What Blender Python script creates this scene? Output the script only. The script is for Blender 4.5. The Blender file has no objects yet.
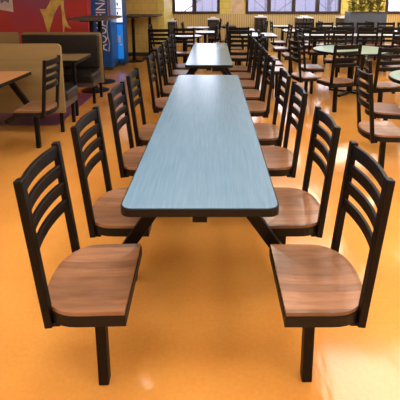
import bpy, bmesh, math, random
from mathutils import Vector, Matrix
random.seed(7)
S = bpy.context.scene
COL = S.collection
PI = math.pi

# ------------------------------------------------------------------ camera
cam_d = bpy.data.cameras.new('camera')
cam = bpy.data.objects.new('camera', cam_d); COL.objects.link(cam)
cam.location = (0, 0, 1.5814)
cam.rotation_euler = (PI/2 - 0.2184, 0, 0)
cam_d.sensor_width = 36; cam_d.sensor_fit = 'HORIZONTAL'
cam_d.lens = 432.9/400*36
cam_d.shift_x = (200-213.4)/400
cam_d.shift_y = (91.96-200)/400
cam_d.clip_end = 200
S.camera = cam

# ------------------------------------------------------------------ world, view
w = bpy.data.worlds.new('sky'); S.world = w; w.use_nodes = True
bg = w.node_tree.nodes['Background']
bg.inputs[0].default_value = (0.86, 0.90, 1.0, 1); bg.inputs[1].default_value = 6.2
S.view_settings.view_transform = 'Standard'
S.view_settings.look = 'None'
S.view_settings.gamma = 1
S.view_settings.use_curve_mapping = False
S.view_settings.exposure = 0.0
LAMP_STRENGTH = 9.4
# daylight entering through the big windows
def area(name, loc, rot, sx, sy, power, color):
    l = bpy.data.lights.new(name, 'AREA'); l.shape = 'RECTANGLE'; l.size = sx; l.size_y = sy
    l.energy = power; l.color = color
    o = bpy.data.objects.new(name, l); COL.objects.link(o); o.location = loc; o.rotation_euler = rot
    return o
# ------------------------------------------------------------------ materials
def new_mat(name):
    m = bpy.data.materials.new(name); m.use_nodes = True
    nt = m.node_tree; b = nt.nodes['Principled BSDF']
    return m, nt, b
def simple(name, col, rough=.5, metal=0, spec=.5, noise=0, scale=8, coat=0):
    m, nt, b = new_mat(name)
    b.inputs['Base Color'].default_value = (*col, 1); b.inputs['Roughness'].default_value = rough
    b.inputs['Metallic'].default_value = metal; b.inputs['Specular IOR Level'].default_value = spec
    b.inputs['Coat Weight'].default_value = coat
    if noise:
        tc = nt.nodes.new('ShaderNodeTexCoord'); n = nt.nodes.new('ShaderNodeTexNoise')
        n.inputs['Scale'].default_value = scale; n.inputs['Detail'].default_value = 5
        r = nt.nodes.new('ShaderNodeValToRGB')
        r.color_ramp.elements[0].position = .3; r.color_ramp.elements[1].position = .7
        r.color_ramp.elements[0].color = (*[c*(1-noise) for c in col], 1)
        r.color_ramp.elements[1].color = (*[min(1, c*(1+noise)) for c in col], 1)
        nt.links.new(tc.outputs['Object'], n.inputs['Vector']); nt.links.new(n.outputs['Fac'], r.inputs['Fac'])
        nt.links.new(r.outputs['Color'], b.inputs['Base Color'])
    return m
def grain(name, c0, c1, stretch, scale, rough, strips=0, coat=0, spec=.5):
    """wood or laminate grain running along the axis whose stretch is small"""
    m, nt, b = new_mat(name)
    tc = nt.nodes.new('ShaderNodeTexCoord'); mp = nt.nodes.new('ShaderNodeMapping')
    mp.inputs['Scale'].default_value = stretch
    n = nt.nodes.new('ShaderNodeTexNoise'); n.inputs['Scale'].default_value = scale
    n.inputs['Detail'].default_value = 6; n.inputs['Roughness'].default_value = .6
    r = nt.nodes.new('ShaderNodeValToRGB')
    r.color_ramp.elements[0].position = .32; r.color_ramp.elements[1].position = .68
    r.color_ramp.elements[0].color = (*c0, 1); r.color_ramp.elements[1].color = (*c1, 1)
    nt.links.new(tc.outputs['Object'], mp.inputs['Vector']); nt.links.new(mp.outputs[0], n.inputs['Vector'])
    nt.links.new(n.outputs['Fac'], r.inputs['Fac'])
    out = r.outputs['Color']
    if strips:
        sx = nt.nodes.new('ShaderNodeSeparateXYZ'); nt.links.new(tc.outputs['Object'], sx.inputs[0])
        mu = nt.nodes.new('ShaderNodeMath'); mu.operation = 'MULTIPLY'; mu.inputs[1].default_value = strips
        fl = nt.nodes.new('ShaderNodeMath'); fl.operation = 'FLOOR'
        nt.links.new(sx.outputs['Y'], mu.inputs[0]); nt.links.new(mu.outputs[0], fl.inputs[0])
        wn = nt.nodes.new('ShaderNodeTexWhiteNoise'); wn.noise_dimensions = '1D'
        nt.links.new(fl.outputs[0], wn.inputs['W'])
        mr = nt.nodes.new('ShaderNodeMapRange'); mr.inputs['To Min'].default_value = .72; mr.inputs['To Max'].default_value = 1.35
        nt.links.new(wn.outputs['Value'], mr.inputs['Value'])
        mx = nt.nodes.new('ShaderNodeVectorMath'); mx.operation = 'SCALE'
        nt.links.new(out, mx.inputs[0]); nt.links.new(mr.outputs[0], mx.inputs['Scale']); out = mx.outputs[0]
    nt.links.new(out, b.inputs['Base Color'])
    b.inputs['Roughness'].default_value = rough; b.inputs['Coat Weight'].default_value = coat
    b.inputs['Specular IOR Level'].default_value = spec
    return m
def emit(name, col, strength):
    m, nt, b = new_mat(name)
    b.inputs['Base Color'].default_value = (*col, 1)
    b.inputs['Emission Color'].default_value = (*col, 1); b.inputs['Emission Strength'].default_value = strength
    return m

M = {}
M['black'] = simple('black_powder_coat', (.0045, .0030, .0030), .45, 0, .16)
M['edge'] = simple('black_rubber_edge', (.005, .004, .004), .5, 0, .25)
M['seat'] = grain('seat_wood', (.19, .088, .044), (.30, .150, .078), (2.2, 16, 1), 3, .29, 20, .08)
M['blue'] = grain('blue_laminate', (.105, .21, .33), (.135, .25, .385), (34, 1.6, 1), 2.5, .23, 0, 0, .55)
M['green'] = simple('green_laminate', (.17, .27, .20), .33, 0, .5, .08, 6)
M['pale'] = simple('pale_grey_laminate', (.52, .54, .58), .28, 0, .6, .05, 6)
M['maple'] = grain('maple_laminate', (.20, .14, .055), (.24, .175, .078), (1.2, 14, 14), 1.2, .45)
M['orangewood'] = grain('orange_wood_laminate', (.38, .17, .07), (.50, .24, .10), (10, 1, 1), 3, .4)
M['vinyl'] = simple('black_vinyl', (.010, .008, .008), .38, 0, .5, .2, 12)
M['bluemetal'] = simple('vending_blue', (.005, .085, .36), .3, 0, .5)
M['white'] = simple('white_paint', (.78, .78, .80), .5)
M['orange_stripe'] = simple('orange_stripe', (.75, .25, .08), .5)
M['ceiling'] = simple('ceiling_tile', (.72, .70, .66), .9, 0, .2, .04, 30)
M['ochre'] = None
M['frame'] = simple('bronze_window_frame', (.035, .022, .024), .45)
M['planter'] = simple('slate_planter', (.075, .095, .14), .5, 0, .4, .12, 4)
M['soil'] = simple('soil', (.05, .03, .02), .9)
M['leaf'] = simple('yellow_green_leaf', (.27, .24, .035), .5, 0, .4, .5, 5)
M['stem'] = simple('leaf_stem', (.10, .08, .02), .7)
M['bin'] = simple('dark_brown_laminate', (.07, .05, .042), .5, 0, .4, .25, 5)
M['bindark'] = simple('dark_bin_panel', (.02, .018, .02), .5)
M['tray'] = simple('white_tray', (.75, .76, .80), .4)
M['snow'] = simple('pale_ground', (.36, .345, .40), .9, 0, .1, .4, .25)
M['bark'] = simple('bark', (.12, .11, .14), .9)
M['house'] = simple('pale_siding', (.17, .16, .21), .8)
M['diffuser'] = emit('lamp_diffuser', (1.0, .93, .82), LAMP_STRENGTH)
M['lamp_frame'] = simple('lamp_frame', (.7, .7, .7), .5)
M['lit_white'] = emit('lit_vending_panel', (.86, .87, 1.0), 1.0)
M['lit_blue'] = emit('lit_vending_blue', (.01, .22, .75), .55)
M['purple'] = simple('painted_purple_reflection', (.17, .075, .13), .28, 0, .5, .15, 3)  # colour of the purple reflection and shade painted on the booth floor

def floor_mat():
    m, nt, b = new_mat('orange_polished_floor')
    tc = nt.nodes.new('ShaderNodeTexCoord')
    n = nt.nodes.new('ShaderNodeTexNoise'); n.inputs['Scale'].default_value = 1.3; n.inputs['Detail'].default_value = 6
    n2 = nt.nodes.new('ShaderNodeTexNoise'); n2.inputs['Scale'].default_value = 55; n2.inputs['Detail'].default_value = 3
    a = nt.nodes.new('ShaderNodeMath'); a.operation = 'MULTIPLY_ADD'; a.inputs[1].default_value = .35
    r = nt.nodes.new('ShaderNodeValToRGB')
    r.color_ramp.elements[0].position = .45; r.color_ramp.elements[1].position = .85
    r.color_ramp.elements[0].color = (.56, .235, .045, 1); r.color_ramp.elements[1].color = (.68, .325, .075, 1)
    nt.links.new(tc.outputs['Object'], n.inputs['Vector']); nt.links.new(tc.outputs['Object'], n2.inputs['Vector'])
    nt.links.new(n2.outputs['Fac'], a.inputs[0]); nt.links.new(n.outputs['Fac'], a.inputs[2])
    nt.links.new(a.outputs[0], r.inputs['Fac']); nt.links.new(r.outputs['Color'], b.inputs['Base Color'])
    b.inputs['Roughness'].default_value = .12; b.inputs['Specular IOR Level'].default_value = .5
    # faint long waves of a hand-polished floor
    mp = nt.nodes.new('ShaderNodeMapping'); mp.inputs['Scale'].default_value = (3, .8, 1)
    n3 = nt.nodes.new('ShaderNodeTexNoise'); n3.inputs['Scale'].default_value = 2.2; n3.inputs['Detail'].default_value = 3
    bp = nt.nodes.new('ShaderNodeBump'); bp.inputs['Strength'].default_value = .14; bp.inputs['Distance'].default_value = .02
    nt.links.new(tc.outputs['Object'], mp.inputs['Vector']); nt.links.new(mp.outputs[0], n3.inputs['Vector'])
    nt.links.new(n3.outputs['Fac'], bp.inputs['Height']); nt.links.new(bp.outputs[0], b.inputs['Normal'])
    return m
M['floor'] = floor_mat()

def block_wall(name, c1, c2, mortar, bw=.40, bh=.20, purple=False, ribs=False, rough=.45):
    """painted block wall: mortar joints from the brick texture in x,z of the wall"""
    m, nt, b = new_mat(name)
    tc = nt.nodes.new('ShaderNodeTexCoord'); sx = nt.nodes.new('ShaderNodeSeparateXYZ')
    cb = nt.nodes.new('ShaderNodeCombineXYZ')
    nt.links.new(tc.outputs['Object'], sx.inputs[0])
    ad = nt.nodes.new('ShaderNodeMath'); ad.operation = 'ADD'
    nt.links.new(sx.outputs['X'], ad.inputs[0]); nt.links.new(sx.outputs['Y'], ad.inputs[1])
    nt.links.new(ad.outputs[0], cb.inputs['X']); nt.links.new(sx.outputs['Z'], cb.inputs['Y'])
    br = nt.nodes.new('ShaderNodeTexBrick')
    br.inputs['Scale'].default_value = 1; br.inputs['Brick Width'].default_value = bw; br.inputs['Row Height'].default_value = bh
    br.inputs['Mortar Size'].default_value = .008; br.inputs['Mortar Smooth'].default_value = .2
    br.inputs['Color1'].default_value = (*c1, 1); br.inputs['Color2'].default_value = (*c2, 1); br.inputs['Mortar'].default_value = (*mortar, 1)
    if ribs: br.offset = 0
    nt.links.new(cb.outputs[0], br.inputs['Vector'])
    out = br.outputs['Color']
    if purple:
        # soft painted violet cloud of the mural on the upper wall
        n = nt.nodes.new('ShaderNodeTexNoise'); n.inputs['Scale'].default_value = 1.1; n.inputs['Detail'].default_value = 3
        nt.links.new(tc.outputs['Object'], n.inputs['Vector'])
        g = nt.nodes.new('ShaderNodeVectorMath'); g.operation = 'DISTANCE'; g.inputs[1].default_value = (-3.55, 8.9, 1.65)
        nt.links.new(tc.outputs['Object'], g.inputs[0])
        mm = nt.nodes.new('ShaderNodeMath'); mm.operation = 'ADD'
        nt.links.new(n.outputs['Fac'], mm.inputs[0]); nt.links.new(g.outputs['Value'], mm.inputs[1])
        rp = nt.nodes.new('ShaderNodeMapRange'); rp.inputs['From Min'].default_value = .9; rp.inputs['From Max'].default_value = 1.35
        rp.inputs['To Min'].default_value = .75; rp.inputs['To Max'].default_value = 0
        nt.links.new(mm.outputs[0], rp.inputs['Value'])
        mx = nt.nodes.new('ShaderNodeMix'); mx.data_type = 'RGBA'
        nt.links.new(rp.outputs[0], mx.inputs['Factor']); nt.links.new(out, mx.inputs['A']); mx.inputs['B'].default_value = (.27, .085, .20, 1)
        out = mx.outputs['Result']
    nt.links.new(out, b.inputs['Base Color']); b.inputs['Roughness'].default_value = rough
    return m
M['red'] = block_wall('red_painted_block', (.52, .03, .035), (.43, .035, .045), (.34, .05, .05), .4, .1, True)
M['yellow'] = block_wall('yellow_painted_block', (.76, .66, .17), (.79, .69, .19), (.64, .52, .13), .20, .2)
M['ochre'] = block_wall('ochre_block', (.72, .52, .15), (.75, .54, .16), (.60, .42, .12), .20, .2)
M['wains'] = block_wall('ribbed_tan_wainscot', (.62, .49, .24), (.66, .53, .27), (.33, .20, .08), .07, 3, False, True)
M['wall'] = simple('cream_wall', (.62, .50, .33), .7, 0, .3, .05, 3)
M['base'] = simple('dark_baseboard', (.05, .04, .04), .5)
M['mural_yellow'] = simple('mural_yellow', (.62, .46, .13), .6, 0, .3, .25, 7)
M['paper'] = simple('poster_paper', (.70, .62, .68), .6, 0, .3, .15, 9)
M['poster_ink'] = simple('poster_ink', (.16, .14, .26), .6)
M['mural_pale'] = simple('mural_pale_cream', (.72, .56, .42), .6, 0, .3, .2, 6)

def glass_mat():
    m = bpy.data.materials.new('window_glass'); m.use_nodes = True
    nt = m.node_tree; nt.nodes.clear()
    o = nt.nodes.new('ShaderNodeOutputMaterial'); mx = nt.nodes.new('ShaderNodeMixShader')
    t = nt.nodes.new('ShaderNodeBsdfTransparent'); g = nt.nodes.new('ShaderNodeBsdfGlossy'); g.inputs['Roughness'].default_value = .02
    t.inputs[0].default_value = (.95, .95, .98, 1)
    f = nt.nodes.new('ShaderNodeFresnel'); f.inputs[0].default_value = 1.45
    nt.links.new(f.outputs[0], mx.inputs[0]); nt.links.new(t.outputs[0], mx.inputs[1]); nt.links.new(g.outputs[0], mx.inputs[2])
    nt.links.new(mx.outputs[0], o.inputs[0]); return m
M['glass'] = glass_mat()

# ------------------------------------------------------------------ mesh helpers
def quad_box(bm, c, s, R=None, bevel=0, taper=1):
    """box of size s centred at c; R rotation; taper scales the top"""
    r = bmesh.ops.create_cube(bm, size=1)
    vs = r['verts']
    for v in vs:
        v.co = Vector((v.co.x*s[0], v.co.y*s[1], v.co.z*s[2]))
        if taper != 1 and v.co.z > 0: v.co.x *= taper; v.co.y *= taper
    if bevel:
        es = list({e for v in vs for e in v.link_edges})
        rr = bmesh.ops.bevel(bm, geom=es, offset=bevel, segments=2, affect='EDGES', profile=.5)
        vs = list({v for v in rr['verts']} | {v for v in vs if v.is_valid})
        vs = list({v for f in rr['faces'] for v in f.verts} | set(vs))
    for v in vs:
        co = v.co.copy()
        if R is not None: co = R @ co
        v.co = co + Vector(c)
def bar(bm, a, b, wd, dp, up=(0, 0, 1), bevel=.003):
    a = Vector(a); b = Vector(b); z = (b-a).normalized()
    x = Vector(up).cross(z)
    if x.length < 1e-4: x = Vector((1, 0, 0))
    x.normalize(); y = z.cross(x)
    R = Matrix((x, y, z)).transposed()
    quad_box(bm, (a+b)/2, (wd, dp, (b-a).length), R, bevel)
def sweep(bm, pts, wd, ht):
    """rectangular section swept through pts, height along z"""
    rings = []
    n = len(pts)
    for i, p in enumerate(pts):
        p = Vector(p); d = Vector(pts[min(i+1, n-1)]) - Vector(pts[max(i-1, 0)]); d.z = 0; d.normalize()
        s = Vector((-d.y, d.x, 0)); r = []
        b = .004
        for (u, v) in ((-1, -1+.3), (-1+.3, -1), (1-.3, -1), (1, -1+.3), (1, 1-.2), (1-.3, 1), (-1+.3, 1), (-1, 1-.2)):
            r.append(bm.verts.new(p + s*u*wd/2 + Vector((0, 0, v*ht/2))))
        rings.append(r)
    for a, b in zip(rings, rings[1:]):
        for k in range(8): bm.faces.new((a[k], a[(k+1) % 8], b[(k+1) % 8], b[k]))
    bm.faces.new(rings[0]); bm.faces.new(rings[-1][::-1])
def slab(bm, outline, z0, z1, bevel=0, dish=0):
    """extruded outline (ccw)"""
    bot = [bm.verts.new((x, y, z0)) for x, y in outline]; top = [bm.verts.new((x, y, z1)) for x, y in outline]
    n = len(outline)
    bm.faces.new(bot[::-1]); ft = bm.faces.new(top)
    for i in range(n): bm.faces.new((bot[i], bot[(i+1) % n], top[(i+1) % n], top[i]))
    if bevel:
        es = list(ft.edges); bmesh.ops.bevel(bm, geom=es, offset=bevel, segments=2, affect='EDGES')
def lathe(bm, prof, c=(0, 0, 0), n=28):
    rings = []
    for r, z in prof:
        rings.append([bm.verts.new((c[0]+r*math.cos(2*PI*i/n), c[1]+r*math.sin(2*PI*i/n), c[2]+z)) for i in range(n)])
    for a, b in zip(rings, rings[1:]):
        for i in range(n): bm.faces.new((a[i], a[(i+1) % n], b[(i+1) % n], b[i]))
    bm.faces.new(rings[0][::-1]); bm.faces.new(rings[-1])
def obj(name, bm, mat, parent=None, smooth=False):
    bmesh.ops.recalc_face_normals(bm, faces=bm.faces[:])
    me = bpy.data.meshes.new(name); bm.to_mesh(me); bm.free()
    me.materials.append(mat)
    if smooth:
        for p in me.polygons: p.use_smooth = True
    o = bpy.data.objects.new(name, me); COL.objects.link(o)
    if parent: o.parent = parent
    return o
def box(name, c, s, mat, parent=None, bevel=0, R=None):
    bm = bmesh.new(); quad_box(bm, c, s, R, bevel); return obj(name, bm, mat, parent)
def tag(o, label, cat, group=None, kind=None):
    o['label'] = label; o['category'] = cat
    if group: o['group'] = group
    if kind: o['kind'] = kind
    return o
def thing(name, label, cat, loc=(0, 0, 0), rz=0, group=None):
    o = bpy.data.objects.new(name, None); COL.objects.link(o); o.location = loc; o.rotation_euler = (0, 0, rz)
    o.empty_display_size = .1
    return tag(o, label, cat, group)
def structure(o): o['kind'] = 'structure'; return o
def sbox(name, c, s, mat, **k): return structure(box(name, c, s, mat, **k))
def clone(root, loc, rz, label, group=None):
    r = root.copy(); COL.objects.link(r); r.location = loc; r.rotation_euler = (0, 0, rz)
    r['label'] = label
    if group: r['group'] = group
    for ch in list(root.children):
        c = ch.copy(); COL.objects.link(c); c.parent = r
        for g in ch.children:
            d = g.copy(); COL.objects.link(d); d.parent = c
    return r

# ------------------------------------------------------------------ room
YB = 14.0
sbox('floor', (0.5, 5, -.05), (15, 19, .1), M['floor'])
sbox('floor_booth_reflection', (-4.45, 6.1, .0015), (5.0, 1.8, .003), M['purple'])  # thin sheet painting shade and purple reflections onto the orange floor
sbox('ceiling', (0.5, 5, 3.25), (15, 19, .1), M['ceiling'])
sbox('wall_left', (-7.05, 5, 1.6), (.1, 19, 3.2), M['wall'])
sbox('wall_right', (8.05, 5, 1.6), (.1, 19, 3.2), M['yellow'])
sbox('wall_front', (0.5, -4.55, 1.6), (15.2, .1, 3.2), M['wall'])
# red mural wall stands forward on the left, the machines in a recess to its right
sbox('wall_mural', (-4.775, 9.05, 1.6), (4.45, .3, 3.2), M['red'])
sbox('wall_alcove', (-4.23, 11.75, 1.6), (5.54, .3, 3.2), M['ochre'])
sbox('wall_corner', (-1.38, 12.8, 1.6), (.16, 2.4, 3.2), M['yellow'])
sbox('baseboard_alcove', (-2.2, 11.59, .05), (1.6, .02, .10), M['base'])
# window wall
WZ0, WZ1 = 1.02, 2.85
wins = [(-1.02, .20, [ -.60 ]), (1.02, 4.06, [1.76, 2.54, 3.30]), (5.55, 7.6, [6.6])]
wins = [(-1.30, .20, [-.60]), (1.02, 4.04, [1.76, 2.54, 3.30]), (5.46, 7.6, [6.5])]
sbox('wall_back', (0.5, YB+.10, WZ0/2), (15.2, .2, WZ0), M['wains'])
sbox('wall_back_top', (0.5, YB+.10, (WZ1+3.2)/2), (15.2, .2, 3.2-WZ1), M['yellow'])
edges = [-7.1] + [e for a, b, _ in wins for e in (a, b)] + [8.1]
for i in range(0, len(edges), 2):
    a, b = edges[i], edges[i+1]
    sbox('wall_back_pier', ((a+b)/2, YB+.10, (WZ0+WZ1)/2), (b-a, .2, WZ1-WZ0), M['yellow'])
for i, (a, b, mu) in enumerate(wins):
    bm = bmesh.new(); t = .085
    quad_box(bm, ((a+b)/2, YB+.04, WZ0+t/2), (b-a, .14, t)); quad_box(bm, ((a+b)/2, YB+.04, WZ1-t/2), (b-a, .14, t))
    for x in [a+t/2] + mu + [b-t/2]:
        quad_box(bm, (x, YB+.04, (WZ0+WZ1)/2), (t if x in (a+t/2, b-t/2) else .12, .14, WZ1-WZ0-2*t))
    o = structure(obj('window_%d' % (i+1), bm, M['frame']))
    bm = bmesh.new()
    for z in (1.55, 2.0, 2.45): quad_box(bm, ((a+b)/2, YB+.03, z), (b-a-.1, .012, .012))
    k = a+.3
    while k < b-.1:
        quad_box(bm, (k, YB+.03, (WZ0+WZ1)/2), (.010, .012, WZ1-WZ0-.1)); k += .32
    obj('glazing_bar', bm, M['frame'], o)
    bm = bmesh.new(); quad_box(bm, ((a+b)/2, YB+.06, (WZ0+WZ1)/2), (b-a-.02, .006, WZ1-WZ0-.02))
    obj('window_pane', bm, M['glass'], o)
# outdoors, seen through the windows
structure(box('ground_outside', (0, 75, -.25), (240, 121, .1), M['snow']))
def bare_tree(x, y, h, label):
    t = thing('bare_tree', label, 'tree', (x, y, -.2), 0, 'bare trees outside the windows')
    bm = bmesh.new(); lathe(bm, [(.16, 0), (.10, h*.5), (.03, h)], n=8); obj('trunk', bm, M['bark'], t, True)
    bm = bmesh.new()
    for k in range(14):
        z = h*(.15+.055*k); a = k*2.4; l = .5+1.4*(1-k/14)
        p = Vector((0, 0, z)); q = p + Vector((math.cos(a)*l, math.sin(a)*l, l*.7))
        bar(bm, p, q, .05, .05, bevel=0)
        for s in (-.5, .5): bar(bm, p.lerp(q, .5), p.lerp(q, .5)+Vector((math.cos(a+s)*l*.6, math.sin(a+s)*l*.6, l*.5)), .03, .03, bevel=0)
    obj('branches', bm, M['bark'], t)
for x, y, h, l in ((-1.9, 19, 4.5, 'bare tree outside the left window'), (2.6, 21, 5, 'bare tree outside left panes of the wide window'),
                   (6.3, 24, 4.8, 'bare tree outside right panes of the wide window'), (10.6, 20, 4.6, 'bare tree outside the window right of the planter')):
    bare_tree(x, y, h, l)
hs = thing('house', 'pale low building far outside behind the windows', 'building', (6, 44, -.2))
box('wall', (0, 0, 1.5), (16, 6, 3), M['house'], hs)
bm = bmesh.new()
v = [bm.verts.new(c) for c in ((-8.4, -3.4, 3), (8.4, -3.4, 3), (8.4, 3.4, 3), (-8.4, 3.4, 3), (-8.4, 0, 4.4), (8.4, 0, 4.4))]
for f in ((0, 1, 5, 4), (2, 3, 4, 5), (0, 4, 3), (1, 2, 5), (0, 3, 2, 1)): bm.faces.new([v[i] for i in f])
obj('roof', bm, M['snow'], hs)

# ceiling lamps
LX = [-2.8, -.3, 2.0, 4.2, 6.4]; LY = [-2.8, -.4, 2.0, 4.4, 7.0, 9.4, 12.4]
pos_names = ['leftmost', 'second', 'third', 'fourth', 'rightmost']
row_names = ['behind the camera', 'above the camera', 'over the front of the long blue table', 'over the end of the long blue table', 'over the second blue table', 'over the distant tables', 'nearest the windows']
lp = None
for j, y in enumerate(LY):
    for i, x in enumerate(LX):
        lab = 'recessed ceiling light panel, %s column, %s' % (pos_names[i], row_names[j])
        if (x < -1 and y > 3) or (x < 0 and y > 6): continue
        if lp is None:
            lp = thing('ceiling_light', lab, 'lamp', (x, y, 3.2), 0, 'ceiling light panels')
            box('lamp_housing', (0, 0, -.012), (1.24, 1.24, .024), M['lamp_frame'], lp)
            box('diffuser', (0, 0, -.027), (1.18, 1.18, .008), M['diffuser'], lp)
        else: clone(lp, (x, y, 3.2), 0, lab)

# ------------------------------------------------------------------ slat-back cluster chair
BY = .193                      # half spacing of the back posts
def seat_outline(off=0):
    pts = [(.172-off, -.226+off), (.172-off, .226-off)]
    a, b = .168-off, .226-off
    n = 22
    for i in range(n+1):
        t = PI/2 + PI*i/n
        pts.append((-.005 + a*math.cos(t)*1.0 if False else a*math.copysign(abs(math.cos(t))**.85, math.cos(t)), b*math.copysign(abs(math.sin(t))**.85, math.sin(t))))
    return pts
def make_chair(label):
    t = thing('dining_chair', label, 'chair')
    # wooden seat, slightly dished
    bm = bmesh.new(); out = seat_outline(.004)
    fr = [(1, 0), (.9, -.003), (.6, -.008), (.25, -.010)]
    rings = []
    cx = .0
    for k, (f, dz) in enumerate(fr):
        rings.append([bm.verts.new(((x-cx)*f+cx, y*f, .460+dz)) for x, y in out])
    c = bm.verts.new((cx, 0, .450)); n = len(out)
    base = [bm.verts.new((x, y, .440)) for x, y in out]
    for a, b in [(base, rings[0])] + list(zip(rings, rings[1:])):
        for i in range(n): bm.faces.new((a[i], a[(i+1) % n], b[(i+1) % n], b[i]))
    for i in range(n): bm.faces.new((rings[-1][i], rings[-1][(i+1) % n], c))
    bm.faces.new(base[::-1])
    st = obj('seat', bm, M['seat'], t)
    bm = bmesh.new(); slab(bm, seat_outline(0), .402, .4445)
    obj('edge_band', bm, M['edge'], st)
    bm = bmesh.new()
    quad_box(bm, (.03, 0, .392), (.22, .16, .02)); bar(bm, (-.10, -.2, .392), (-.10, .2, .392), .05, .016)
    obj('mounting_plate', bm, M['black'], t)
    for s in (-1, 1):
        bm = bmesh.new(); bar(bm, (-.115, s*BY, .385), (-.174, s*BY, .968), .030, .036, up=(0, 1, 0), bevel=.004)
        obj('back_post', bm, M['black'], t)
    def px(z): return -.115 - (z-.385)/.583*.059
    for z, h in ((.930, .058), (.847, .050), (.768, .050), (.688, .050)):
        bm = bmesh.new(); pts = []
        for i in range(11):
            u = -1+2*i/10
            pts.append((px(z) - .022*(1-u*u), u*(BY-.008), z))
        sweep(bm, pts, .018, h); obj('slat', bm, M['black'], t)
    bm = bmesh.new(); bar(bm, (.04, 0, .0), (.04, 0, .392), .042, .048, up=(0, 1, 0), bevel=.004)
    obj('support_post', bm, M['black'], t)
    return t
first = None
def chair(x, y, rz, label, group, post_dy=0):
    global first
    if first is None:
        first = make_chair(label); c = first; c.location = (x, y, 0); c.rotation_euler.z = rz; c['group'] = group
    else: c = clone(first, (x, y, 0), rz, label, group)
    for ch in c.children:
        if ch.name.split('.')[0] == 'support_post': ch.location.y = post_dy
    return c
XC = -.0562
GL = 'chairs along the left of the blue tables'; GR = 'chairs along the right of the blue tables'
ordn = ['nearest', 'second', 'third', 'fourth', 'fifth', 'sixth', 'seventh', 'eighth', 'ninth']
LYs = [1.580, 2.190, 2.93, 3.54, 4.58, 5.26, 5.86, 6.47, 7.1]
RYs = [1.580, 2.190, 2.93, 3.54, 4.40, 5.0, 5.6, 6.2, 6.85]
for i, y in enumerate(LYs):
    where = 'left side of the long pale blue table' if i < 5 else 'left side of the second pale blue table'
    lab = 'black slat-back chair with brown seat, %s from the camera, left of the blue tables' % ordn[i]
    chair(XC-(.442 if i == 0 else .440), y, (.03 if i == 0 else 0), lab, GL, -.066 if i == 0 else 0)
for i, y in enumerate(RYs):
    lab = 'black slat-back chair with brown seat, %s from the camera, right of the blue tables' % ordn[i]
    chair(XC+(.488 if i == 0 else .478), y, PI, lab, GR, .05 if i == 0 else 0)

# ------------------------------------------------------------------ blue tables
def rounded_rect(x0, x1, y0, y1, r, n=6):
    pts = []
    for cx, cy, a0 in ((x1-r, y0+r, -PI/2), (x1-r, y1-r, 0), (x0+r, y1-r, PI/2), (x0+r, y0+r, PI)):
        for i in range(n+1):
            a = a0 + PI/2*i/n; pts.append((cx+r*math.cos(a), cy+r*math.sin(a)))
    return pts
def table_top(t, w, l, z, mat, r=.05, edge=.036):
    bm = bmesh.new(); slab(bm, rounded_rect(-w/2+.006, w/2-.006, .006, l-.006, r), z-.02, z)
    top = obj('tabletop', bm, mat, t)
    bm = bmesh.new(); slab(bm, rounded_rect(-w/2, w/2, 0, l, r), z-edge, z-.0025, .004)
    obj('edge_band', bm, M['edge'], top)
    return top
def cluster_frame(t, w, zt, arm_ys, spans):
    """beam under the top, splayed arms down to rails that tie the seats together"""
    y0, y1 = spans[0][0], spans[-1][1]
    bm = bmesh.new(); quad_box(bm, (0, (y0+y1)/2, zt-.036-.0175), (.06, y1-y0, .035)); obj('centre_beam', bm, M['black'], t)
    for s, y in [(s, y) for s, ys in zip((-1, 1), arm_ys) for y in ys]:
        if True:
            bm = bmesh.new()
            bar(bm, (s*.04, y, zt-.058), (s*.17, y, zt-.058), .05, .042, up=(0, 1, 0))
            bar(bm, (s*.155, y, zt-.045), (s*.37, y, .385), .055, .045, up=(0, 1, 0))
            obj('arm', bm, M['black'], t)
    for a, b in spans:
        for s in (-1, 1):
            bm = bmesh.new(); quad_box(bm, (s*.37, (a+b)/2, .362), (.036, b-a, .036)); obj('side_rail', bm, M['black'], t)
t = thing('dining_table', 'long pale blue laminate table with black edge running away from the camera', 'table', (XC, 1.607, 0))
table_top(t, .657, 3.05, .74, M['blue'], .045)
cluster_frame(t, .657, .74, ([.27, 1.63, 2.70], [.27, 1.63, 2.54]), [(.02, .6), (1.3, 1.95), (2.6, 2.95)])
t = thing('dining_table', 'shorter pale blue table behind the long one, seen end on', 'table', (-.055, 5.34, 0))
table_top(t, .60, 2.55, .74, M['blue'], .03)
cluster_frame(t, .60, .74, ([.22, .83], [.04, .56]), [(.0, .5), (.6, 1.1)])

# ------------------------------------------------------------------ left: wood table with its chair, booths
t = thing('dining_table', 'orange-brown wood-look table cut off by the left edge of the frame', 'table', (-2.41, 2.7, 0))
table_top(t, .76, 2.08, .76, M['orangewood'], .03)
cluster_frame(t, .76, .76, ([1.95], [1.95]), [(1.4, 2.0)])
chair(-1.82, 4.38, PI, 'black slat-back chair facing the orange-brown wood table at the left edge', 'chairs at the wood table', 0)
chair(-3.0, 4.38, 0, 'black slat-back chair on the far side of the orange-brown wood table', 'chairs at the wood table', 0)

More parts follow.
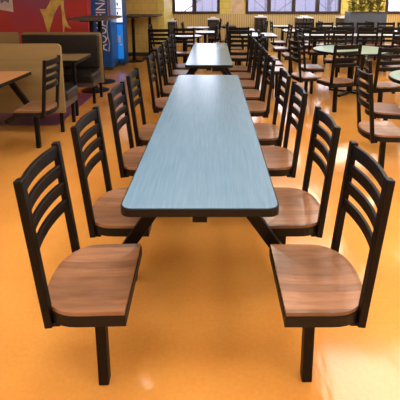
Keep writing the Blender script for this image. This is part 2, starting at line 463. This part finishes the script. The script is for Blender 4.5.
def booth(name_label, x0, x1, y, facing, panel_mat, pad_dark, ztop=1.05):
    """bench whose back panel is at y, the seat on the side of `facing` (+1 away from the camera)"""
    L = x1-x0; cx = (x0+x1)/2
    t = thing('booth_bench', name_label, 'bench', (cx, y, 0), 0, 'booth benches')
    # back panel with rounded top corners
    bm = bmesh.new(); r = .05
    out = []
    for px_, pz, a0 in ((L/2-r, ztop-r, 0), (-L/2+r, ztop-r, PI/2)):
        for i in range(6):
            a = a0+PI/2*i/5; out.append((px_+r*math.cos(a), pz+r*math.sin(a)))
    out += [(-L/2, .24), (L/2, .24)]
    f = [bm.verts.new((a, -.02, b)) for a, b in out]; g = [bm.verts.new((a, .02, b)) for a, b in out]
    bm.faces.new(f); bm.faces.new(g[::-1])
    for i in range(len(out)): bm.faces.new((f[i], g[i], g[(i+1) % len(out)], f[(i+1) % len(out)]))
    obj('back_panel', bm, panel_mat, t)
    box('back_cushion', (0, facing*.06, .74), (L-.06, .08, .52), M['vinyl'], t, .02)
    box('seat_cushion', (0, facing*.33, .405), (L-.02, .46, .13), M['vinyl'], t, .03)
    box('seat_base', (0, facing*.30, .305), (L-.04, .44, .07), M['bin'], t)
    for sx in (-1, 1):
        for yy in (0, facing*.42):
            bm = bmesh.new(); bar(bm, (sx*(L/2-.05), yy, 0), (sx*(L/2-.05), yy, .27), .04, .035, bevel=.003)
            obj('leg', bm, M['black'], t)
    return t
booth('maple-panelled booth bench behind the wood table, its tan back to the camera', -3.55, -1.74, 4.93, 1, M['maple'], False)
b2 = booth('dark-cushioned booth bench facing the camera in front of the red wall', -2.98, -1.74, 6.75, -1, M['maple'], True, 1.03)
b3 = booth('booth bench left of the dark one, mostly hidden below the red wall', -4.4, -3.02, 6.75, 1, M['maple'], True, 1.03)
t = thing('booth_table', 'small tan table between the two facing booth benches', 'table', (-2.2, 5.55, 0))
bm = bmesh.new(); slab(bm, rounded_rect(-.42, .42, .05, .72, .03), .735, .76); tp = obj('tabletop', bm, M['maple'], t)
bm = bmesh.new(); slab(bm, rounded_rect(-.426, .426, .044, .726, .03), .722, .757); obj('edge_band', bm, M['edge'], tp)
for x in (-.36, .36):
    bm = bmesh.new(); bar(bm, (x, .10, 0), (x, .10, .73), .035, .035); quad_box(bm, (x, .35, .705), (.03, .5, .03))
    obj('leg', bm, M['black'], t)

# ------------------------------------------------------------------ bar-height tables on disc bases
def bar_table(label, x0, x1, y0, y1, z, cols, mat):
    cx, cy = (x0+x1)/2, (y0+y1)/2
    t = thing('bar_table', label, 'table', (cx, cy, 0), 0, 'bar-height tables')
    bm = bmesh.new(); slab(bm, [(a-cx, b-cy) for a, b in rounded_rect(x0, x1, y0, y1, .04)], z-.035, z)
    obj('tabletop', bm, mat, t)
    for x, y in cols:
        bm = bmesh.new(); lathe(bm, [(.038, .03), (.038, z-.04)], (x-cx, y-cy, 0), 16); c = obj('column', bm, M['black'], t, False)
        bm = bmesh.new(); lathe(bm, [(.235, 0), (.235, .012), (.20, .022), (.06, .04), (.045, .07)], (x-cx, y-cy, 0), 32); obj('base_disc', bm, M['black'], t)
        bm = bmesh.new(); quad_box(bm, (x-cx, y-cy, z-.045), (.3, .3, .015)); obj('mounting_plate', bm, M['black'], t)
bar_table('bar-height table on two pedestals in front of the red wall and blue vending machine', -2.36, -1.70, 7.08, 8.2, 1.225, [(-2.02, 7.25), (-2.08, 8.0)], M['bin'])
bar_table('bar-height table on two pedestals against the yellow wall', -2.2, -1.32, 10.42, 11.45, 1.12, [(-1.96, 10.66), (-1.62, 11.15)], M['bin'])

# ------------------------------------------------------------------ mural and poster on the red wall (thin painted plates on the wall face)
YW = 8.9
def wall_plate(name, pts, mat, y, th=.006, parent=None):
    bm = bmesh.new()
    f = [bm.verts.new((x, y-th, z)) for x, z in pts]; g = [bm.verts.new((x, y, z)) for x, z in pts]
    bm.faces.new(f); bm.faces.new(g[::-1])
    for i in range(len(pts)): bm.faces.new((f[i], g[i], g[(i+1) % len(pts)], f[(i+1) % len(pts)]))
    return obj(name, bm, mat, parent)
MUR = [(40, 9), (44, 19), (48.5, 35), (51, 26), (54, 15), (58, 7), (60.5, 4), (62, 12), (62.5, 22), (63.5, 36), (65, 26), (68, 28), (71.5, 28.5), (69, 26), (66, 20), (64, 8), (63.5, -2), (66, -14), (50, -16), (52, -4), (49, 4), (46, 9)]
def wp(u, v, Y=YW):
    th = .2184; a = (u-213.4)/432.9; b = (v-91.96)/432.9
    yy = math.cos(th)-b*math.sin(th); zz = -(math.sin(th)+b*math.cos(th)); k = Y/yy
    return (a*k, 1.5814+zz*k)
tag(wall_plate('mural_figure', [wp(*p) for p in MUR], M['mural_yellow'], YW-.001), 'ochre-yellow two-pronged figure painted on the red block wall', 'mural')
po = tag(wall_plate('poster', [wp(-9, 8), wp(13.5, 12), wp(11, -14), wp(-10, -14)], M['paper'], YW-.001), 'pale pink paper poster on the red wall at the upper left corner', 'poster')
wall_plate('printed_shape', [wp(1, 4), wp(5, 1), wp(9, 3), wp(10, -6), wp(3, -8), wp(0, -3)], M['poster_ink'], YW-.007, .003, po)
po = tag(wall_plate('wall_mural_art', [(.52, 1.06), (.95, 1.06), (.93, 1.9), (.62, 1.75)], M['mural_pale'], YB-.001), 'pale cream painted panel on the yellow wall between the windows', 'mural')

# ------------------------------------------------------------------ vending machines
def text_mesh(s, size, mat, parent, M4, name, ext=.002, shear=0):
    cu = bpy.data.curves.new(name, 'FONT'); cu.body = s; cu.size = size; cu.extrude = ext; cu.align_x = 'CENTER'; cu.align_y = 'CENTER'; cu.shear = shear
    cu.resolution_u = 3
    o = bpy.data.objects.new(name, cu); COL.objects.link(o)
    dg = bpy.context.evaluated_depsgraph_get(); me = bpy.data.meshes.new_from_object(o.evaluated_get(dg))
    bpy.data.objects.remove(o); bpy.data.curves.remove(cu)
    me.transform(M4); me.materials.clear(); me.materials.append(mat)
    q = bpy.data.objects.new(name, me); COL.objects.link(q); q.parent = parent
    return q
t = thing('vending_machine', 'tall dark blue drink vending machine with white vertical lettering beside the red wall', 'vending machine', (-2.55, 9.55, 0))
VM = t
box('cabinet', (-.08, 0, .98), (.92, .60, 1.80), M['bluemetal'], t, .02)
box('kick_base', (-.08, .02, .04), (.88, .54, .08), M['base'], t)
RT = Matrix.Rotation(PI/2, 4, 'X')           # stands text upright facing -Y
TURN = Matrix.Rotation(-PI/2, 4, 'Y')
text_mesh('AQUAFINA', .235, M['white'], VM, Matrix.Translation((.19, -.303, 1.02)) @ Matrix.Scale(1.25, 4, (1, 0, 0)) @ Matrix.Rotation(-PI/2, 4, 'Y') @ RT, 'lettering')
def ribbon(bm, pts, wd, y):
    for (a, b) in zip(pts, pts[1:]):
        d = Vector((b[0]-a[0], 0, b[1]-a[1])); L = d.length; ang = math.atan2(d.z, d.x)
        quad_box(bm, ((a[0]+b[0])/2, y, (a[1]+b[1])/2), (L+wd*.5, .004, wd), Matrix.Rotation(-ang, 3, 'Y'))
bm = bmesh.new(); ribbon(bm, [(.31+.018*math.sin(k*.5), .42+.05*k) for k in range(16)], .014, -.303); obj('white_wave', bm, M['white'], t)
bm = bmesh.new(); ribbon(bm, [(.345, 1.88), (.35, 1.6), (.335, 1.3), (.345, 1.1)], .014, -.303); obj('orange_stripe', bm, M['orange_stripe'], t)
t = thing('vending_machine', 'bright blue vending machine with lit white front, behind the dark blue one', 'vending machine', (-2.35, 10.12, 0))
box('cabinet', (-.13, 0, .96), (.88, .46, 1.76), M['bluemetal'], t, .02)
box('display_panel', (.115, -.235, 1.42), (.36, .02, .84), M['lit_white'], t, .004)
box('lower_panel', (.115, -.235, .56), (.36, .02, .78), M['lit_blue'], t, .004)
box('kick_base', (-.13, .02, .04), (.86, .42, .08), M['base'], t)
bm = bmesh.new()
for z in (1.12, 1.3, 1.5, 1.7): quad_box(bm, (.115, -.248, z), (.34, .006, .018))
for z in (1.2, 1.4, 1.6):
    for x in (0, .1, .2): quad_box(bm, (x, -.248, z), (.03, .006, .07))
obj('product_labels', bm, M['bluemetal'], t)
bm = bmesh.new(); quad_box(bm, (.22, -.248, .62), (.05, .006, .16)); quad_box(bm, (.24, -.248, .5), (.06, .006, .03)); obj('pale_mark', bm, M['white'], t)

# ------------------------------------------------------------------ round and far tables
def round_table(label, x, y, r, mat, group=None, z=.74):
    t = thing('round_table', label, 'table', (x, y, 0), 0, group)
    bm = bmesh.new(); lathe(bm, [(r-.006, z-.02), (r-.006, z)], n=48); tp = obj('tabletop', bm, mat, t)
    bm = bmesh.new(); lathe(bm, [(r, z-.036), (r, z-.003)], n=48); obj('edge_band', bm, M['edge'], tp)
    bm = bmesh.new(); lathe(bm, [(.05, .03), (.05, z-.04)], n=14); obj('column', bm, M['black'], t)
    for k in range(4):
        a = PI/4 + k*PI/2; bm = bmesh.new()
        bar(bm, (.04*math.cos(a), .04*math.sin(a), .035), (.36*math.cos(a), .36*math.sin(a), .02), .06, .03); obj('foot', bm, M['black'], t)
    return t
round_table('round pale green table ringed by black chairs, right of the long blue table', 2.25, 7.0, .62, M['green'])
round_table('round pale green table cut off by the right edge of the frame', 2.52, 4.45, .64, M['green'])
GG = 'chairs around the round green tables'
chair(1.45, 3.62, -.05, 'large black slat-back chair, nearest one at the right edge, its seat facing right', GG)
chair(1.74, 4.32, -.25, 'black slat-back chair just behind the large one at the right edge of the frame', GG)
chair(1.32, 6.22, .15, 'chair with bright reflection on its seat, left of the round green table', GG)
chair(1.58, 7.0, 0, 'chair behind the bright-seated one, tucked under the green table from the left', GG)
chair(1.70, 5.80, PI/2+.35, 'chair back to the camera in front of the round green table, left one', GG)
chair(2.20, 5.50, PI/2+.2, 'chair back to the camera in front of the round green table, right one', GG)
chair(2.85, 6.05, PI/2+.5, 'chair at the front right of the round green table, back to the camera', GG)
chair(3.02, 7.0, PI, 'chair at the right side of the round green table', GG)
chair(2.25, 7.85, -PI/2, 'chair on the window side of the round green table', GG)
chair(2.55, 3.55, PI/2, 'chair in front of the round green table at the right edge', GG)

FT = [  # centre x, near y, width, length, label, material
 (.99, 9.3, .78, .9, 'pale rectangular table right behind the long blue tables, near the centre', 'pale'),
 (-.20, 10.2, .46, .6, 'small white-topped table behind the second blue table, left of the centre', 'pale'),
 (-.42, 11.7, .62, .6, 'pale table below the left window', 'pale'),
 (.42, 12.3, .46, .5, 'brownish small table below the wall between the windows', 'bin'),
 (.75, 10.9, .60, .6, 'pale table behind the centre, right of the dark waste bin', 'pale'),
 (2.0, 12.3, .64, .6, 'pale table below the second pane of the wide window', 'pale'),
 (2.05, 10.6, .60, .6, 'pale table between two brown waste bins, further from the windows', 'pale'),
 (3.38, 12.0, .62, .6, 'pale table below the right end of the wide window', 'pale'),
 (4.60, 10.5, .9, .6, 'pinkish pale table in front of the slate planter, right', 'pale')]
for x, y, wd, l, lab, mt in FT:
    t = thing('dining_table', lab, 'table', (x, y, 0), 0, 'distant small tables')
    table_top(t, wd, l, .74, M[mt], .03)
    bm = bmesh.new(); quad_box(bm, (0, l/2, .36), (.07, .07, .69)); quad_box(bm, (0, l/2, .69), (.3, .3, .03)); obj('column', bm, M['black'], t)
    bm = bmesh.new(); quad_box(bm, (0, l/2, .015), (.5, .06, .03)); quad_box(bm, (0, l/2, .0151), (.06, .5, .03)); obj('foot', bm, M['black'], t)
round_table('oval-looking round white table left behind the second blue table', -.62, 9.45, .37, M['pale'])
t = thing('dining_table', 'long pale table running sideways behind the round green table, chairs in front', 'table', (3.35, 9.35, 0))
table_top(t, 2.7, .62, .74, M['pale'], .03)
for x in (-1.1, 0, 1.1):
    bm = bmesh.new(); quad_box(bm, (x, .31, .36), (.07, .07, .69)); quad_box(bm, (x, .31, .015), (.08, .5, .03)); obj('pedestal', bm, M['black'], t)
def far(cx, cy, rz, lab): chair(cx, cy, rz, lab, 'distant chairs')
seq = ['leftmost', 'second from left', 'third from left', 'fourth from left', 'fifth from left', 'rightmost']
for k in range(6): far(2.16+.49*k, 9.02, PI/2, 'chair with its back to the camera at the long sideways table, %s' % seq[k])
for k in range(6): far(2.16+.49*k, 10.27, -PI/2, 'chair facing the camera behind the long sideways table, %s' % seq[k])
nm = {0: 'the pale table right behind the long blue tables', 1: 'the small white-topped table left of centre', 2: 'the pale table below the left window',
      4: 'the pale table right of the dark waste bin', 5: 'the pale table below the wide window second pane', 6: 'the pale table between two brown bins', 7: 'the pale table below the right end of the wide window', 8: 'the pinkish table by the planter'}
for i, lab in nm.items():
    x, y, wd, l, _, _ = FT[i]
    far(x-wd/2-.14, y+.30, 0, 'distant chair left of '+lab)
    far(x+wd/2+.14, y+.30, PI, 'distant chair right of '+lab)
far(-1.05, 8.55, PI/2, 'chair near the yellow wall corner, its back to the camera, left of white table')
far(-.58, 8.78, PI/2, 'chair with its back to the camera at the round white table')
far(-1.22, 9.62, 0, 'chair left of the round white table')
far(-.10, 9.5, PI, 'chair right of the round white table')
far(.50, 8.15, PI/2, 'dark chair beyond the right side of the second blue table, nearer one')
far(.52, 9.0, PI/2, 'dark chair beyond the right side of the second blue table, farther one')
far(1.0, 7.40, 0, 'chair with pale shiny seat in the aisle right of the second blue table, nearer one')
far(1.02, 8.05, 0, 'chair with pale shiny seat in the aisle right of the second blue table, farther one')
far(.96, 6.75, 0, 'chair in the dark group right of the second blue table, facing the green table')
far(1.55, 8.5, PI, 'chair between the round green table and the pale table behind the blue tables')
far(3.4, 7.9, PI/2, 'chair back to the camera, between green table right side and the sideways table')

# ------------------------------------------------------------------ waste receptacles with tray tops
def bin_(x, y, wd, dp, h, label, dark):
    t = thing('waste_receptacle', label, 'bin', (x, y, 0), 0, 'waste receptacles')
    box('cabinet', (0, 0, h/2), (wd, dp, h), M['bindark' if dark else 'bin'], t, .01)
    box('door', (0, -dp/2-.008, h*.42), (wd*.86, .016, h*.62), M['bindark'], t, .004)
    box('push_flap', (0, -dp/2-.01, h*.84), (wd*.6, .02, h*.14), M['base'], t, .004)
    bm = bmesh.new(); quad_box(bm, (0, 0, h+.012), (wd+.02, dp+.02, .024)); 
    tr = obj('tray_top', bm, M['tray'], t)
    bm = bmesh.new(); quad_box(bm, (0, 0, h+.045), (wd*.55, dp*.55, .05), None, .008, .8); obj('stacked_trays', bm, M['tray'], tr)
bin_(-.01, 12.6, .30, .35, .92, 'slim black waste bin with white top below the left window', True)
bin_(1.42, 13.2, .34, .4, .95, 'narrow black waste bin with white top below the wide window left end', True)
bin_(2.78, 13.45, .46, .5, .92, 'brown waste bin with white tray top below the wide window middle', False)
bin_(4.05, 13.45, .46, .5, .92, 'brown waste bin with white tray top left of the slate planter', False)
bin_(-1.0, 10.55, .18, .3, .98, 'slim dark stand with white top beside the yellow wall corner', True)

# ------------------------------------------------------------------ planter
t = thing('planter', 'slate-grey rectangular planter box by the right window', 'planter', (3.96, 11.45, 0))
bm = bmesh.new()
for c, s in (((0, -.24, .59), (.92, .04, 1.18)), ((0, .24, .59), (.92, .04, 1.18)), ((-.44, 0, .59), (.04, .44, 1.18)), ((.44, 0, .59), (.04, .44, 1.18))): quad_box(bm, c, s)
obj('box', bm, M['planter'], t)
box('rim', (0, -.255, 1.165), (.94, .03, .03), M['base'], t)
box('soil', (0, 0, 1.08), (.84, .44, .06), M['soil'], t)
pnames = ['left end', 'middle left', 'middle right', 'right end']
for k in range(4):
    pt = thing('leafy_plant', 'bushy yellow-green plant in the slate planter, %s' % pnames[k], 'plant', (3.63+.22*k, 11.45, 1.11), 0, 'plants in the slate planter')
    bm = bmesh.new(); bs = bmesh.new()
    for q in range(70):
        a = random.uniform(0, 2*PI); l = random.uniform(.03, .75); lean = random.uniform(.02, .30)
        d = Vector((math.cos(a)*lean, math.sin(a)*lean*.6, 1)).normalized()
        p = d*l
        if q < 14: bar(bs, (0, 0, 0), p, .008, .008, bevel=0)
        for _ in range(3):
            u = Vector((random.uniform(-1, 1), random.uniform(-1, 1), random.uniform(-.4, 1))).normalized()*random.uniform(.09, .17)
            v_ = u.cross(Vector((random.uniform(-1, 1), random.uniform(-1, 1), random.uniform(-1, 1)))).normalized()*.028
            pc = p + Vector((random.uniform(-.05, .05), random.uniform(-.05, .05), random.uniform(-.1, .1)))
            pc.z = max(pc.z, .10); u.z = abs(u.z)
            f = [bm.verts.new(c) for c in (pc, pc+u*.5+v_, pc+u, pc+u*.5-v_)]
            bm.faces.new(f)
    obj('foliage', bm, M['leaf'], pt); obj('stems', bs, M['stem'], pt)
